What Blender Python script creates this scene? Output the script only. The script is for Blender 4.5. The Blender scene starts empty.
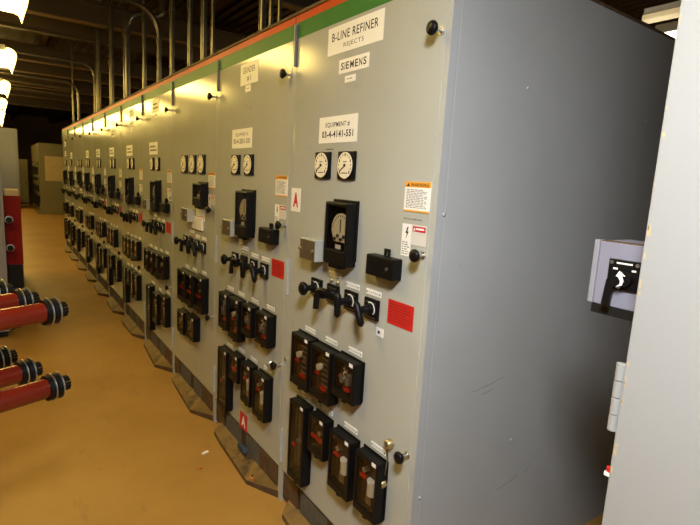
import bpy, bmesh, math, random
from mathutils import Vector, Matrix
random.seed(7)
scn = bpy.context.scene
COL = scn.collection
PI = math.pi
W, H, DEPTH = 0.9144, 2.265, 2.0

# ------------------------------------------------------------------ materials
MATS = {}
def mat(name, col, rough=.5, metal=0., var=.0, vscale=6., bump=0., emit=None, estr=0., spec=.5, dark=None, dscale=3., dmask=(.62, .75), bscale=120.):
    """procedural paint / metal / plastic: base colour with a soft noise, optional dirt blotches and fine bump"""
    if name in MATS: return MATS[name]
    m = bpy.data.materials.new(name); m.use_nodes = True
    nt = m.node_tree; b = nt.nodes['Principled BSDF']
    b.inputs['Base Color'].default_value = (*col, 1)
    b.inputs['Roughness'].default_value = rough
    b.inputs['Metallic'].default_value = metal
    b.inputs['Specular IOR Level'].default_value = spec
    if var or dark or bump:
        tc = nt.nodes.new('ShaderNodeTexCoord')
        n = nt.nodes.new('ShaderNodeTexNoise'); n.inputs['Scale'].default_value = vscale; n.inputs['Detail'].default_value = 5
        nt.links.new(tc.outputs['Object'], n.inputs['Vector'])
    out = None
    if var:
        r = nt.nodes.new('ShaderNodeValToRGB')
        r.color_ramp.elements[0].position = .3; r.color_ramp.elements[1].position = .7
        r.color_ramp.elements[0].color = (*[c*(1-var) for c in col], 1)
        r.color_ramp.elements[1].color = (*[min(1, c*(1+var)) for c in col], 1)
        nt.links.new(n.outputs['Fac'], r.inputs['Fac']); out = r.outputs['Color']
        nt.links.new(out, b.inputs['Base Color'])
    if dark:
        n2 = nt.nodes.new('ShaderNodeTexNoise'); n2.inputs['Scale'].default_value = dscale; n2.inputs['Detail'].default_value = 8
        n2.inputs['Roughness'].default_value = .65
        nt.links.new(tc.outputs['Object'], n2.inputs['Vector'])
        mr = nt.nodes.new('ShaderNodeMapRange'); mr.inputs['From Min'].default_value = dmask[0]; mr.inputs['From Max'].default_value = dmask[1]
        nt.links.new(n2.outputs['Fac'], mr.inputs['Value'])
        mx = nt.nodes.new('ShaderNodeMix'); mx.data_type = 'RGBA'
        nt.links.new(mr.outputs['Result'], mx.inputs['Factor'])
        if out: nt.links.new(out, mx.inputs['A'])
        else: mx.inputs['A'].default_value = (*col, 1)
        mx.inputs['B'].default_value = (*dark, 1)
        nt.links.new(mx.outputs['Result'], b.inputs['Base Color'])
    if bump:
        n3 = nt.nodes.new('ShaderNodeTexNoise'); n3.inputs['Scale'].default_value = bscale; n3.inputs['Detail'].default_value = 3
        nt.links.new(tc.outputs['Object'], n3.inputs['Vector'])
        bp = nt.nodes.new('ShaderNodeBump'); bp.inputs['Strength'].default_value = bump; bp.inputs['Distance'].default_value = .002
        nt.links.new(n3.outputs['Fac'], bp.inputs['Height']); nt.links.new(bp.outputs['Normal'], b.inputs['Normal'])
    if emit:
        b.inputs['Emission Color'].default_value = (*emit, 1); b.inputs['Emission Strength'].default_value = estr
    MATS[name] = m
    return m

def glass_mat():
    m = bpy.data.materials.new('cover_glass'); m.use_nodes = True
    nt = m.node_tree; nt.nodes.remove(nt.nodes['Principled BSDF'])
    o = nt.nodes['Material Output']
    t = nt.nodes.new('ShaderNodeBsdfTransparent'); t.inputs['Color'].default_value = (.82, .80, .76, 1)
    g = nt.nodes.new('ShaderNodeBsdfGlossy'); g.inputs['Roughness'].default_value = .06
    lw = nt.nodes.new('ShaderNodeLayerWeight'); pw = nt.nodes.new('ShaderNodeMath'); pw.operation = 'POWER'; pw.inputs[1].default_value = 4.5
    nt.links.new(lw.outputs['Facing'], pw.inputs[0])
    f = nt.nodes.new('ShaderNodeMath'); f.operation = 'MULTIPLY_ADD'; f.inputs[1].default_value = .5; f.inputs[2].default_value = .025
    nt.links.new(pw.outputs[0], f.inputs[0])
    n = nt.nodes.new('ShaderNodeTexNoise'); n.inputs['Scale'].default_value = 9
    bp = nt.nodes.new('ShaderNodeBump'); bp.inputs['Strength'].default_value = .03
    nt.links.new(n.outputs['Fac'], bp.inputs['Height']); nt.links.new(bp.outputs['Normal'], g.inputs['Normal'])
    mx = nt.nodes.new('ShaderNodeMixShader')
    nt.links.new(f.outputs[0], mx.inputs[0]); nt.links.new(t.outputs[0], mx.inputs[1]); nt.links.new(g.outputs[0], mx.inputs[2])
    nt.links.new(mx.outputs[0], o.inputs['Surface'])
    return m

WARM = (1.0, .70, .18)
PAINT = mat('switchgear_grey_paint', (.405, .412, .365), .14, spec=.24, var=.05, vscale=3, bump=.05, bscale=60, dark=(.33, .335, .28), dscale=5)
ENDP = mat('end_panel_blue_grey_paint', (.36, .372, .375), .42, var=.05, vscale=2.5, bump=.06, bscale=70, dark=(.28, .28, .28), dscale=7, dmask=(.66, .78))
SLAT = mat('dusty_vent_bar', (.12, .10, .066), .6, var=.2, vscale=30)
FAINT = mat('grey_print', (.16, .155, .14), .6, var=.1)
SCUFF = mat('scuff_grey', (.12, .12, .13), .6, var=.2)
PALE = mat('pale_cabinet_paint', (.31, .315, .31), .42, var=.02, vscale=2, bump=.04, bscale=50)
OLIVE = mat('far_switchgear_paint', (.17, .15, .07), .45, var=.06, vscale=3)
LAV = mat('lavender_grey_paint', (.21, .21, .265), .4, var=.03)
GREYB = mat('blue_grey_cabinet_paint', (.30, .30, .315), .45, var=.05, vscale=3)
BLK = mat('black_phenolic', (.0045, .004, .004), .42, spec=.2, bump=.02, bscale=90)
BLKM = mat('black_matt', (.008, .0075, .007), .55, spec=.25, bump=.03)
BROWNIN = mat('relay_interior_brown', (.075, .042, .02), .45, var=.3, vscale=40)
STEEL = mat('zinc_steel', (.55, .54, .52), .35, 1., var=.1, vscale=20)
CONDUIT = mat('galvanised_conduit', (.17, .15, .12), .28, .9, var=.15, vscale=14)
DSTEEL = mat('dark_steel', (.16, .15, .14), .45, .8, var=.2, vscale=12)
BRASS = mat('aged_brass', (.45, .36, .19), .4, .8, var=.15, vscale=30)
CREAM = mat('meter_dial_cream', (.80, .74, .58), .5, var=.03, vscale=30)
WHITE = mat('white_label', (.82, .81, .78), .5, var=.02)
INK = mat('black_ink', (.015, .015, .015), .6, var=.1)
REDI = mat('red_ink', (.50, .02, .03), .5, var=.05)
RED = mat('red_card', (.50, .014, .009), .5, var=.06, vscale=10)
ORNG = mat('orange_label', (.85, .36, .03), .5, var=.03)
ORSTR = mat('orange_stripe_paint', (.52, .065, .012), .5, spec=.15, var=.08, vscale=5)
GRSTR = mat('green_stripe_paint', (.030, .16, .03), .5, spec=.15, var=.08, vscale=5)
REDTUBE = mat('red_insulator', (.125, .011, .004), .2, var=.12, vscale=8)
REDBAR = mat('dark_red_barrier', (.22, .004, .002), .6, spec=.2, var=.1, vscale=6)
TAN = mat('tan_board', (.50, .39, .21), .55, var=.08, vscale=5)
RUST = mat('rusty_brown', (.10, .055, .025), .75, var=.35, vscale=15)
FLAPM = mat('worn_olive_sill', (.19, .108, .027), .65, var=.35, vscale=9, dark=(.04, .025, .012), dscale=8, dmask=(.50, .66))
VENT = mat('vent_screen', (.075, .052, .03), .6, .3, var=.25, vscale=60)
BLUE = mat('blue_cloth', (.025, .045, .075), .85, var=.25, vscale=30)
ORPL = mat('orange_plug', (.36, .14, .015), .5, var=.1)
DECK = mat('brown_roof_deck', (.034, .015, .0035), .7, var=.3, vscale=.8)
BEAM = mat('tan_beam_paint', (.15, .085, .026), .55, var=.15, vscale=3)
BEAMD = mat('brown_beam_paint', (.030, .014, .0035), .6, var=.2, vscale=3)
WALLM = mat('brown_block_wall', (.10, .065, .03), .8, var=.15, vscale=1.5)
LENS = mat('warm_lamp_lens', (.9, .85, .75), .4, emit=WARM, estr=30, var=.01)
LENSE = mat('warm_end_lens', (.9, .85, .75), .4, emit=WARM, estr=5, var=.01)
LENSC = mat('flash_stand_in_lens', (.9, .9, .9), .4, emit=(.97, .98, 1.), estr=192, var=.01)  # lens of the added overhead lamp that replaces a camera flash
LENSW = mat('far_lamp_lens', (.9, .9, .88), .4, emit=(1., .95, .85), estr=18, var=.01)
HOOD = mat('white_enamel_hood', (.75, .72, .66), .35, var=.03)
RUB = mat('black_rubber', (.02, .02, .02), .7, bump=.1)
GLASS = glass_mat()

def floor_mat():
    m = bpy.data.materials.new('painted_concrete_floor'); m.use_nodes = True
    nt = m.node_tree; b = nt.nodes['Principled BSDF']; L = nt.links.new
    tc = nt.nodes.new('ShaderNodeTexCoord')
    n = nt.nodes.new('ShaderNodeTexNoise'); n.inputs['Scale'].default_value = 1.6; n.inputs['Detail'].default_value = 9; n.inputs['Roughness'].default_value = .6
    L(tc.outputs['Object'], n.inputs['Vector'])
    r = nt.nodes.new('ShaderNodeValToRGB'); e = r.color_ramp.elements
    e[0].position = .32; e[0].color = (.335, .173, .031, 1); e[1].position = .70; e[1].color = (.435, .240, .055, 1)
    L(n.outputs['Fac'], r.inputs['Fac'])
    mp = nt.nodes.new('ShaderNodeMapping'); mp.inputs['Scale'].default_value = (9, 2.2, 1); mp.inputs['Rotation'].default_value = (0, 0, .6)
    L(tc.outputs['Object'], mp.inputs['Vector'])
    n2 = nt.nodes.new('ShaderNodeTexNoise'); n2.inputs['Scale'].default_value = 1.5; n2.inputs['Detail'].default_value = 10; n2.inputs['Roughness'].default_value = .7
    L(mp.outputs['Vector'], n2.inputs['Vector'])
    mr = nt.nodes.new('ShaderNodeMapRange'); mr.inputs['From Min'].default_value = .60; mr.inputs['From Max'].default_value = .74; mr.inputs['To Max'].default_value = .6
    L(n2.outputs['Fac'], mr.inputs['Value'])
    mx = nt.nodes.new('ShaderNodeMix'); mx.data_type = 'RGBA'; mx.inputs['B'].default_value = (.16, .095, .04, 1)
    L(mr.outputs['Result'], mx.inputs['Factor']); L(r.outputs['Color'], mx.inputs['A']); L(mx.outputs['Result'], b.inputs['Base Color'])
    b.inputs['Roughness'].default_value = .48
    bp = nt.nodes.new('ShaderNodeBump'); bp.inputs['Strength'].default_value = .06; bp.inputs['Distance'].default_value = .01
    L(n2.outputs['Fac'], bp.inputs['Height']); L(bp.outputs['Normal'], b.inputs['Normal'])
    return m
FLOORM = floor_mat()

# ------------------------------------------------------------------ mesh builder
class MB:
    def __init__(s): s.v = []; s.f = []; s.m = []; s.mats = []; s.sm = []
    def mi(s, m):
        if m not in s.mats: s.mats.append(m)
        return s.mats.index(m)
    def add(s, vs, fs, m, smooth=False):
        o = len(s.v); i = s.mi(m)
        s.v += [tuple(p) for p in vs]
        for f in fs: s.f.append([q+o for q in f]); s.m.append(i); s.sm.append(smooth)
        return s
    def box(s, x0, x1, y0, y1, z0, z1, m, bev=0.):
        x0, x1 = sorted((x0, x1)); y0, y1 = sorted((y0, y1)); z0, z1 = sorted((z0, z1))
        if bev <= 0:
            v = [(x0,y0,z0),(x1,y0,z0),(x1,y1,z0),(x0,y1,z0),(x0,y0,z1),(x1,y0,z1),(x1,y1,z1),(x0,y1,z1)]
            return s.add(v, [(3,2,1,0),(4,5,6,7),(0,1,5,4),(1,2,6,5),(2,3,7,6),(3,0,4,7)], m)
        bm = bmesh.new(); bmesh.ops.create_cube(bm, size=1)
        for q in bm.verts: q.co = Vector(((x0+x1)/2+q.co.x*(x1-x0), (y0+y1)/2+q.co.y*(y1-y0), (z0+z1)/2+q.co.z*(z1-z0)))
        bev = min(bev, .45*min(x1-x0, y1-y0, z1-z0))
        bmesh.ops.bevel(bm, geom=list(bm.edges), offset=bev, segments=2, affect='EDGES', profile=.6)
        s.addbm(bm, m); return s
    def addbm(s, bm, m, smooth=False):
        bm.verts.index_update()
        s.add([q.co[:] for q in bm.verts], [[q.index for q in f.verts] for f in bm.faces], m, smooth); bm.free()
    def prism(s, pts, axis, a, b, m):
        """polygon of 2-D points extruded along axis ('x','y','z') from a to b"""
        n = len(pts)
        def P(p, t):
            return {'x': (t, p[0], p[1]), 'y': (p[0], t, p[1]), 'z': (p[0], p[1], t)}[axis]
        v = [P(p, a) for p in pts] + [P(p, b) for p in pts]
        bm = bmesh.new(); q = [bm.verts.new(c) for c in v]
        bm.faces.new(q[:n]); bm.faces.new(q[n:][::-1])
        for i in range(n): bm.faces.new([q[i], q[n+i], q[n+(i+1) % n], q[(i+1) % n]])
        bmesh.ops.recalc_face_normals(bm, faces=bm.faces)
        s.addbm(bm, m); return s
    def lathe(s, prof, p0, d, m, n=24):
        """profile [(t along d, radius)] spun round d from p0"""
        d = Vector(d).normalized(); p0 = Vector(p0)
        a = d.orthogonal().normalized(); b = d.cross(a)
        vs = []; fs = []
        for t, r in prof:
            for k in range(n):
                w = 2*PI*k/n; vs.append(p0 + d*t + a*(r*math.cos(w)) + b*(r*math.sin(w)))
        for i in range(len(prof)-1):
            for k in range(n):
                k2 = (k+1) % n; fs.append((i*n+k, i*n+k2, (i+1)*n+k2, (i+1)*n+k))
        s.add(vs, fs, m, True)
        e = (len(prof)-1)*n
        s.add([vs[k] for k in range(n)], [tuple(range(n))[::-1]], m); s.add([vs[e+k] for k in range(n)], [tuple(range(n))], m)
        return s
    def cyl(s, p0, p1, r, m, n=16, r1=None):
        p0 = Vector(p0); p1 = Vector(p1)
        return s.lathe([(0, r), ((p1-p0).length, r if r1 is None else r1)], p0, p1-p0, m, n)
    def tube(s, path, r, m, n=12):
        P = [Vector(p) for p in path]; vs = []; fs = []
        t0 = (P[1]-P[0]).normalized(); a = t0.orthogonal().normalized()
        for i, p in enumerate(P):
            t = ((P[min(i+1, len(P)-1)]-P[max(i-1, 0)])).normalized()
            a = (a - t*a.dot(t)).normalized(); b = t.cross(a)
            for k in range(n):
                w = 2*PI*k/n; vs.append(p + a*(r*math.cos(w)) + b*(r*math.sin(w)))
        for i in range(len(P)-1):
            for k in range(n):
                k2 = (k+1) % n; fs.append((i*n+k, i*n+k2, (i+1)*n+k2, (i+1)*n+k))
        s.add(vs, fs, m, True)
        s.add(vs[:n], [tuple(range(n))[::-1]], m); s.add(vs[-n:], [tuple(range(n))], m)
        return s
    def mesh(s, name):
        me = bpy.data.meshes.new(name); me.from_pydata(s.v, [], s.f)
        for m in s.mats: me.materials.append(m)
        me.polygons.foreach_set('material_index', s.m); me.polygons.foreach_set('use_smooth', s.sm)
        me.update(); return me

def put(name, mesh, parent=None, loc=(0, 0, 0), rz=0., ry=0., label=None):
    """link one mesh object"""
    if isinstance(mesh, MB): mesh = mesh.mesh(name)
    o = bpy.data.objects.new(name, mesh); COL.objects.link(o)
    o.location = loc; o.rotation_euler = (0, ry, rz)
    if parent: o.parent = parent
    if label: o['label'] = label
    return o
def tag(o, label, cat, group=None, kind=None):
    o['label'] = label; o['category'] = cat
    if group: o['group'] = group
    if kind: o['kind'] = kind
    return o
def thing(name, label, cat, loc=(0, 0, 0), rz=0., group=None):
    o = bpy.data.objects.new(name, None); COL.objects.link(o); o.empty_display_size = .1
    o.location = loc; o.rotation_euler = (0, 0, rz)
    return tag(o, label, cat, group)
def struct(name, mb):
    o = put(name, mb); o['kind'] = 'structure'; return o

CACHE = {}
def cached(key, fn):
    if key not in CACHE: CACHE[key] = fn()
    return CACHE[key]

def spaced_text(s, w, h, m, bold=0.):
    """wide-set capitals: each letter fitted into its own cell"""
    def mk():
        wt = {'I': .34, 'M': 1.25}; tot = sum(wt.get(c, 1.) for c in s); b = MB(); x = -w/2
        for c in s:
            cw = w*wt.get(c, 1.)/tot; g = text_mesh(c, cw*(.50 if c == 'I' else .74), h, m, bold)
            b.add([(v.co.x+x+cw/2, 0, v.co.z) for v in g.vertices], [list(p.vertices) for p in g.polygons], m); x += cw
        return b.mesh('lettering')
    return cached(('spaced', s, w, h), mk)
def text_mesh(s, w, h, m, bold=0.):
    """lettering in the x-z plane facing -y, centred, fitted into w x h"""
    def mk():
        c = bpy.data.curves.new('lettering', 'FONT'); c.body = s; c.align_x = 'CENTER'; c.size = 1; c.space_character = 1.12; c.offset = bold; c.extrude = 0; c.resolution_u = 3
        o = bpy.data.objects.new('lettering_source', c); COL.objects.link(o)
        dg = bpy.context.evaluated_depsgraph_get()
        me = bpy.data.meshes.new_from_object(o.evaluated_get(dg))
        bpy.data.objects.remove(o); bpy.data.curves.remove(c)
        xs = [v.co.x for v in me.vertices]; ys = [v.co.y for v in me.vertices]
        sx = w/(max(xs)-min(xs)); sy = h/(max(ys)-min(ys)); cx = (max(xs)+min(xs))/2; cy = (max(ys)+min(ys))/2
        for v in me.vertices: v.co = ((v.co.x-cx)*sx, 0, (v.co.y-cy)*sy)
        me.materials.clear(); me.materials.append(m); me.name = 'lettering'
        return me
    return cached(('txt', s, round(w, 3), round(h, 3), m.name), mk)

# ------------------------------------------------------------------ device meshes (local x right, y into the door, z up; back on y = 0)
def plate_mesh(w, h, m, t=.0012): return cached(('plate', round(w, 3), round(h, 3), m.name), lambda: MB().box(-w/2, w/2, -t, 0, -h/2, h/2, m).mesh('plate'))

def sign(par, name, x, z, w, h, lines, m=WHITE, ink=INK, label=None):
    p = put(name, plate_mesh(w, h, m), par, (x, DY, z), label=label)
    for (t, dx, dz, tw, th, *b) in lines: put('lettering', (spaced_text if t == 'SIEMENS' else text_mesh)(t, tw, th, ink, b[0] if b else 0.), p, (dx, -.0016, dz))
    return p
DY = 0.0

def smallprint(w, h, rows, seed, m=INK, fill=.9):
    def mk():
        rr = random.Random(seed); b = MB()
        for i in range(rows):
            z = h/2 - (i+.5)*h/rows; x = -w/2
            end = w/2*(fill if i % 3 else .6)
            while x < end - .004:
                l = rr.uniform(.006, .018); b.box(x, min(x+l, end), -.0004, 0, z-h/rows*.2, z+h/rows*.2, m); x += l+.004
        return b.mesh('small_print')
    return cached(('sp', w, h, rows, seed, m.name), mk)

def relay(par, x, z, w, h, var):
    """flush protective relay: black case, window, works inside, target flag, latch"""
    w = round(w, 2); h = round(h, 2); D = .045; T = .013; B = .030
    def case():
        b = MB()
        b.box(-w/2, -w/2+T, -D, 0, -h/2, h/2, BLK, .004); b.box(w/2-T, w/2, -D, 0, -h/2, h/2, BLK, .004)
        b.box(-w/2+.004, w/2-.004, -D, 0, h/2-.016, h/2, BLK, .004); b.box(-w/2+.004, w/2-.004, -D, 0, -h/2, -h/2+B, BLK, .004)
        b.box(-w/2+.004, w/2-.004, -.004, 0, -h/2+.004, h/2-.004, BROWNIN)
        b.box(-w/2+.006, w/2-.006, -.016, -.004, -h/2+.02, h/2-.01, BROWNIN)
        b.box(-w/2-.006, w/2+.006, -.006, 0, -h/2+.01, h/2+.006, BLK, .002)
        return b.mesh('case')
    c = put('relay', cached(('rc', w, h), case), par, (x, DY, z))
    put('window', cached(('rw', w, h), lambda: MB().box(-w/2+T-.002, w/2-T+.002, -.041, -.039, -h/2+B-.002, h/2-.014, GLASS).mesh('window')), c)
    put('latch', cached('latch', lambda: MB().box(-.011, .011, -.04, -.012, -.012, .002, BLKM, .003).box(-.006, .006, -.044, -.036, -.010, -.002, BLKM, .002).mesh('latch')), c, (0, 0, -h/2))
    put('paper_tag', cached('ptag', lambda: MB().box(-.011, .011, -.0008, 0, -.007, .007, WHITE).mesh('paper_tag')), c, (w/2-.022, -D, h/2-.0085), label='small white paper tag')
    def works():
        b = MB(); rr = random.Random(var)
        zc = (B-.016)/2
        if var == 'disc':
            b.cyl((-w*.16, -.008, h*.10), (-w*.16, -.028, h*.10), .014, CREAM, 14)
            for k in range(3): b.box(w*(.02+.10*k), w*(.05+.10*k), -.02, -.005, -h*.26, h*.32, DSTEEL)
            for k in range(6): b.box(w*.0, w*.28, -.024, -.02, h*(.30-.10*k), h*(.315-.10*k), BRASS)
        elif var == 'coils':
            for k in range(2): b.cyl((w*(-.12+.26*k), -.018, -h*.10), (w*(-.12+.26*k), -.018, h*.10), .016, DSTEEL, 14)
            for k in range(5): b.cyl((rr.uniform(-.2, .25)*w, -.01, rr.uniform(-.1, .3)*h), (0, -.03, rr.uniform(-.1, .3)*h), .003, STEEL, 6)
            b.cyl((w*.1, -.008, h*.22), (w*.1, -.03, h*.22), .009, STEEL, 12)
        elif var == 'drum':
            b.cyl((w*.10, -.010, -h*.14), (w*.10, -.010, h*.08), .019, CREAM, 20)
            b.cyl((w*.10, -.010, h*.08), (w*.10, -.010, h*.11), .0205, WHITE, 20)
            b.cyl((-w*.14, -.006, h*.24), (-w*.14, -.03, h*.24), .010, STEEL, 14)
            for k in range(3): b.cyl((w*(-.02+.08*k), -.02, -h*.30), (w*(-.02+.08*k), -.02, -h*.12), .004, BRASS, 8)
        elif var == 'strip':
            b.cyl((w*.16, -.006, h*.12), (w*.16, -.03, h*.12), .010, STEEL, 14)
            b.box(-w*.25, w*.25, -.014, -.004, h*.2, h*.3, DSTEEL)
        elif var == 'tall':
            for k in range(3): b.box(w*(-.24+.2*k), w*(-.20+.2*k), -.016, -.005, -h*.32, h*.38, BRASS if k == 1 else DSTEEL)
            b.cyl((w*.0, -.008, h*.02), (w*.0, -.026, h*.02), .009, STEEL, 12)
            b.box(w*.04, w*.26, -.024, -.020, h*.03, h*.045, STEEL); b.box(w*.1, w*.14, -.024, -.020, -h*.08, h*.12, STEEL)
        return b.mesh('works')
    put('movement', cached(('mv', w, h, var), works), c, (0, -.010, 0))
    fl = {'disc': [(-.22, -.02, .022, .012), (.12, -.26, .03, .016)], 'coils': [(.10, -.22, .03, .014), (-.2, .02, .02, .01)], 'drum': [(-.2, .12, .030, .013)], 'strip': [(-.03, -.06, .085, .013)], 'tall': [(-.22, -.06, .022, .014)]}[var]
    for fx, fz, fw, fh in fl:
        put('target_flag', cached(('fl', fw, fh), lambda: MB().box(-fw/2, fw/2, -.0385, -.030, -fh/2, fh/2, RED).mesh('target_flag')), c, (fx*w, 0, fz*h), label='red target flag')
    return c

def nameplate(par, x, z, w=.085):
    def mk():
        b = MB().box(-w/2, w/2, -.002, 0, -.010, .010, WHITE)
        for k in (-1, 1): b.cyl((k*(w/2-.006), -.002, 0), (k*(w/2-.006), -.0035, 0), .003, DSTEEL, 8)
        rr = random.Random(3)
        for k in range(5): b.box(-.024+.011*k, -.024+.011*k+rr.uniform(.003, .007), -.0022, -.002, -.0015, .0015, FAINT)
        return b.mesh('name_plate')
    put('name_plate', cached(('np', w), mk), par, (x, DY, z))

def knob(par, x, z):
    k = put('door_knob', cached('knob', lambda: MB().lathe([(0, .010), (.006, .011), (.009, .019), (.015, .021), (.021, .018), (.024, .009), (.025, .001)], (0, -.024, 0), (0, -1, 0), BLK, 24).mesh('knob')), par, (x, DY, z))
    put('stem', cached('stem', lambda: MB().cyl((0, 0, 0), (0, -.026, 0), .006, STEEL, 12).cyl((0, 0, 0), (0, -.004, 0), .013, STEEL, 6).mesh('stem')), k, label='steel knob stem')

def meter(par, x, z, w=.112):
    def body():
        b = MB().box(-w/2, w/2, -.010, 0, -w/2+.004, w/2-.004, BLK, .004)
        b.lathe([(0, w*.47), (.003, w*.47), (.005, w*.455), (.0045, w*.43)], (0, -.009, 0), (0, -1, 0), BLK, 32)
        return b.mesh('meter')
    c = put('panel_meter', cached(('meter', w), body), par, (x, DY, z))
    def dial():
        b = MB().lathe([(0, w*.435), (.001, w*.435)], (0, -.0135, 0), (0, -1, 0), CREAM, 32)
        for k in range(13):
            a = math.radians(-130+k*260/12); R = w*.35
            cx, cz = math.sin(a)*R, math.cos(a)*R; s = .0035 if k % 3 else .0055
            b.box(cx-s/2, cx+s/2, -.0150, -.0144, cz-s, cz+s, INK)
        b.box(-w*.17, w*.17, -.0150, -.0144, -w*.27, -w*.24, INK); b.box(-w*.10, w*.10, -.0150, -.0144, w*.10, w*.13, INK)
        return b.mesh('dial')
    put('dial', cached(('dial', w), dial), c, label='round cream dial face')
    def needle():
        b = MB(); a = math.radians(-125)
        b.prism([(0, .0), (math.sin(a)*w*.34-.003, math.cos(a)*w*.34+.002), (math.sin(a)*w*.36, math.cos(a)*w*.36-.002), (.003, -.004)], 'y', -.0160, -.0153, INK)
        b.cyl((0, -.0145, 0), (0, -.0175, 0), .006, INK, 12); return b.mesh('needle')
    put('needle', cached(('needle', w), needle), c)

def big_relay(par, x, z, w=.155, h=.235, dial=True):
    D = .05
    def case():
        b = MB(); T = .016
        b.box(-w/2, -w/2+T, -D, 0, -h/2, h/2, BLK, .006); b.box(w/2-.012, w/2, -D, 0, -h/2, h/2, BLK, .005)
        b.box(-w/2+.004, w/2-.004, -D, 0, h/2-.015, h/2, BLK, .006); b.box(-w/2+.004, w/2-.004, -D, 0, -h/2, -h/2+.058, BLK, .006)
        b.box(-w/2+.005, w/2-.005, -.005, 0, -h/2+.005, h/2-.005, BLKM)
        b.box(-w/2-.004, w/2+.004, -.012, 0, -h/2+.02, h/2+.010, BLK, .003)
        b.box(-w*.28, w*.2, -.046, -.01, -h/2-.014, -h/2+.004, BLK, .004)
        return b.mesh('case')
    c = put('watt_relay', cached(('br', w, h), case), par, (x, DY, z))
    put('window', cached(('brw', w, h), lambda: MB().box(-w/2+.014, w/2-.010, -.046, -.044, -h/2+.055, h/2-.013, GLASS).mesh('window')), c)
    def face():
        b = MB(); pts = [(math.cos(a)*.060, math.sin(a)*.060) for a in [math.radians(t) for t in range(-10, 191, 10)]]
        pts = [(min(p[0]+.004, .044), p[1]+.012) for p in pts] + [(-.04, -.035), (.045, -.035)]
        b.prism(pts, 'y', -.036, -.033, CREAM)
        for k in range(9):
            a = math.radians(50+k*15); b.box(.004+math.cos(a)*.050-.002, .004+math.cos(a)*.050+.002, -.0368, -.036, .012+math.sin(a)*.050-.003, .012+math.sin(a)*.050+.003, INK)
        b.box(.0, .006, -.037, -.036, -.0, .050, INK)
        for k in range(4): b.cyl((-.03+.02*k, -.036, -.025+.012*(k % 2)), (-.03+.02*k, -.042, -.025+.012*(k % 2)), .007, DSTEEL, 10)
        b.box(-.055, -.050, -.02, -.006, -.06, .09, DSTEEL)
        return b.mesh('face')
    if dial: put('dial', cached('brface', face), c, (.012, 0, .006), label='white semicircular dial behind the window')
    else: put('movement', cached('brmv', lambda: MB().cyl((-.01, -.006, .0), (-.01, -.026, .0), .022, BRASS, 16).box(-.04, -.02, -.02, -.004, -.02, .05, DSTEEL).box(.02, .035, -.02, -.004, -.02, .04, DSTEEL).mesh('mv')), c)
    put('paper_tag', cached('brtag', lambda: MB().box(-.016, .016, -.042, -.040, -.008, .008, WHITE).mesh('paper_tag')), c, (.012, 0, -h/2+.07), label='small white paper tag')

def test_box(par, x, z, w=.12, h=.088):
    def mk():
        b = MB().box(-w/2, w/2, -.052, 0, -h/2, h/2, PAINT, .004).box(-w/2+.004, w/2-.004, -.056, -.050, -h/2+.004, h/2-.004, mat('tarnished_cover', (.16, .125, .075), .4, .5, var=.2, vscale=30), .002)
        return b.mesh('test_box')
    c = put('test_block_box', cached(('tb', w, h), mk), par, (x, DY, z))
    for sx in (-.44, .40): put('screw', cached('tbs', lambda: MB().cyl((0, -.054, 0), (0, -.064, 0), .007, BRASS, 12).mesh('screw')), c, (sx*w, 0, 0))

def black_box(par, x, z, w=.145, h=.072):
    c = put('black_cover_box', cached(('bb', w, h), lambda: MB().box(-w/2, w/2, -.042, 0, -h/2, h/2, BLK, .006).box(-w/2-.008, -w/2+.002, -.03, -.016, -.008, .008, BLKM, .003).mesh('bb')), par, (x, DY, z))
    put('lug', cached('bblug', lambda: MB().box(-.013, -.006, -.008, 0, 0, .022, BLKM).box(.006, .013, -.008, 0, 0, .022, BLKM).box(-.013, .013, -.008, 0, .017, .024, BLKM).mesh('lug')), c, (.0, -.004, h/2))
    put('screw', cached('bbs', lambda: MB().cyl((0, -.042, 0), (0, -.046, 0), .006, DSTEEL, 12).mesh('s')), c, (w*.3, 0, 0))

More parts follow.
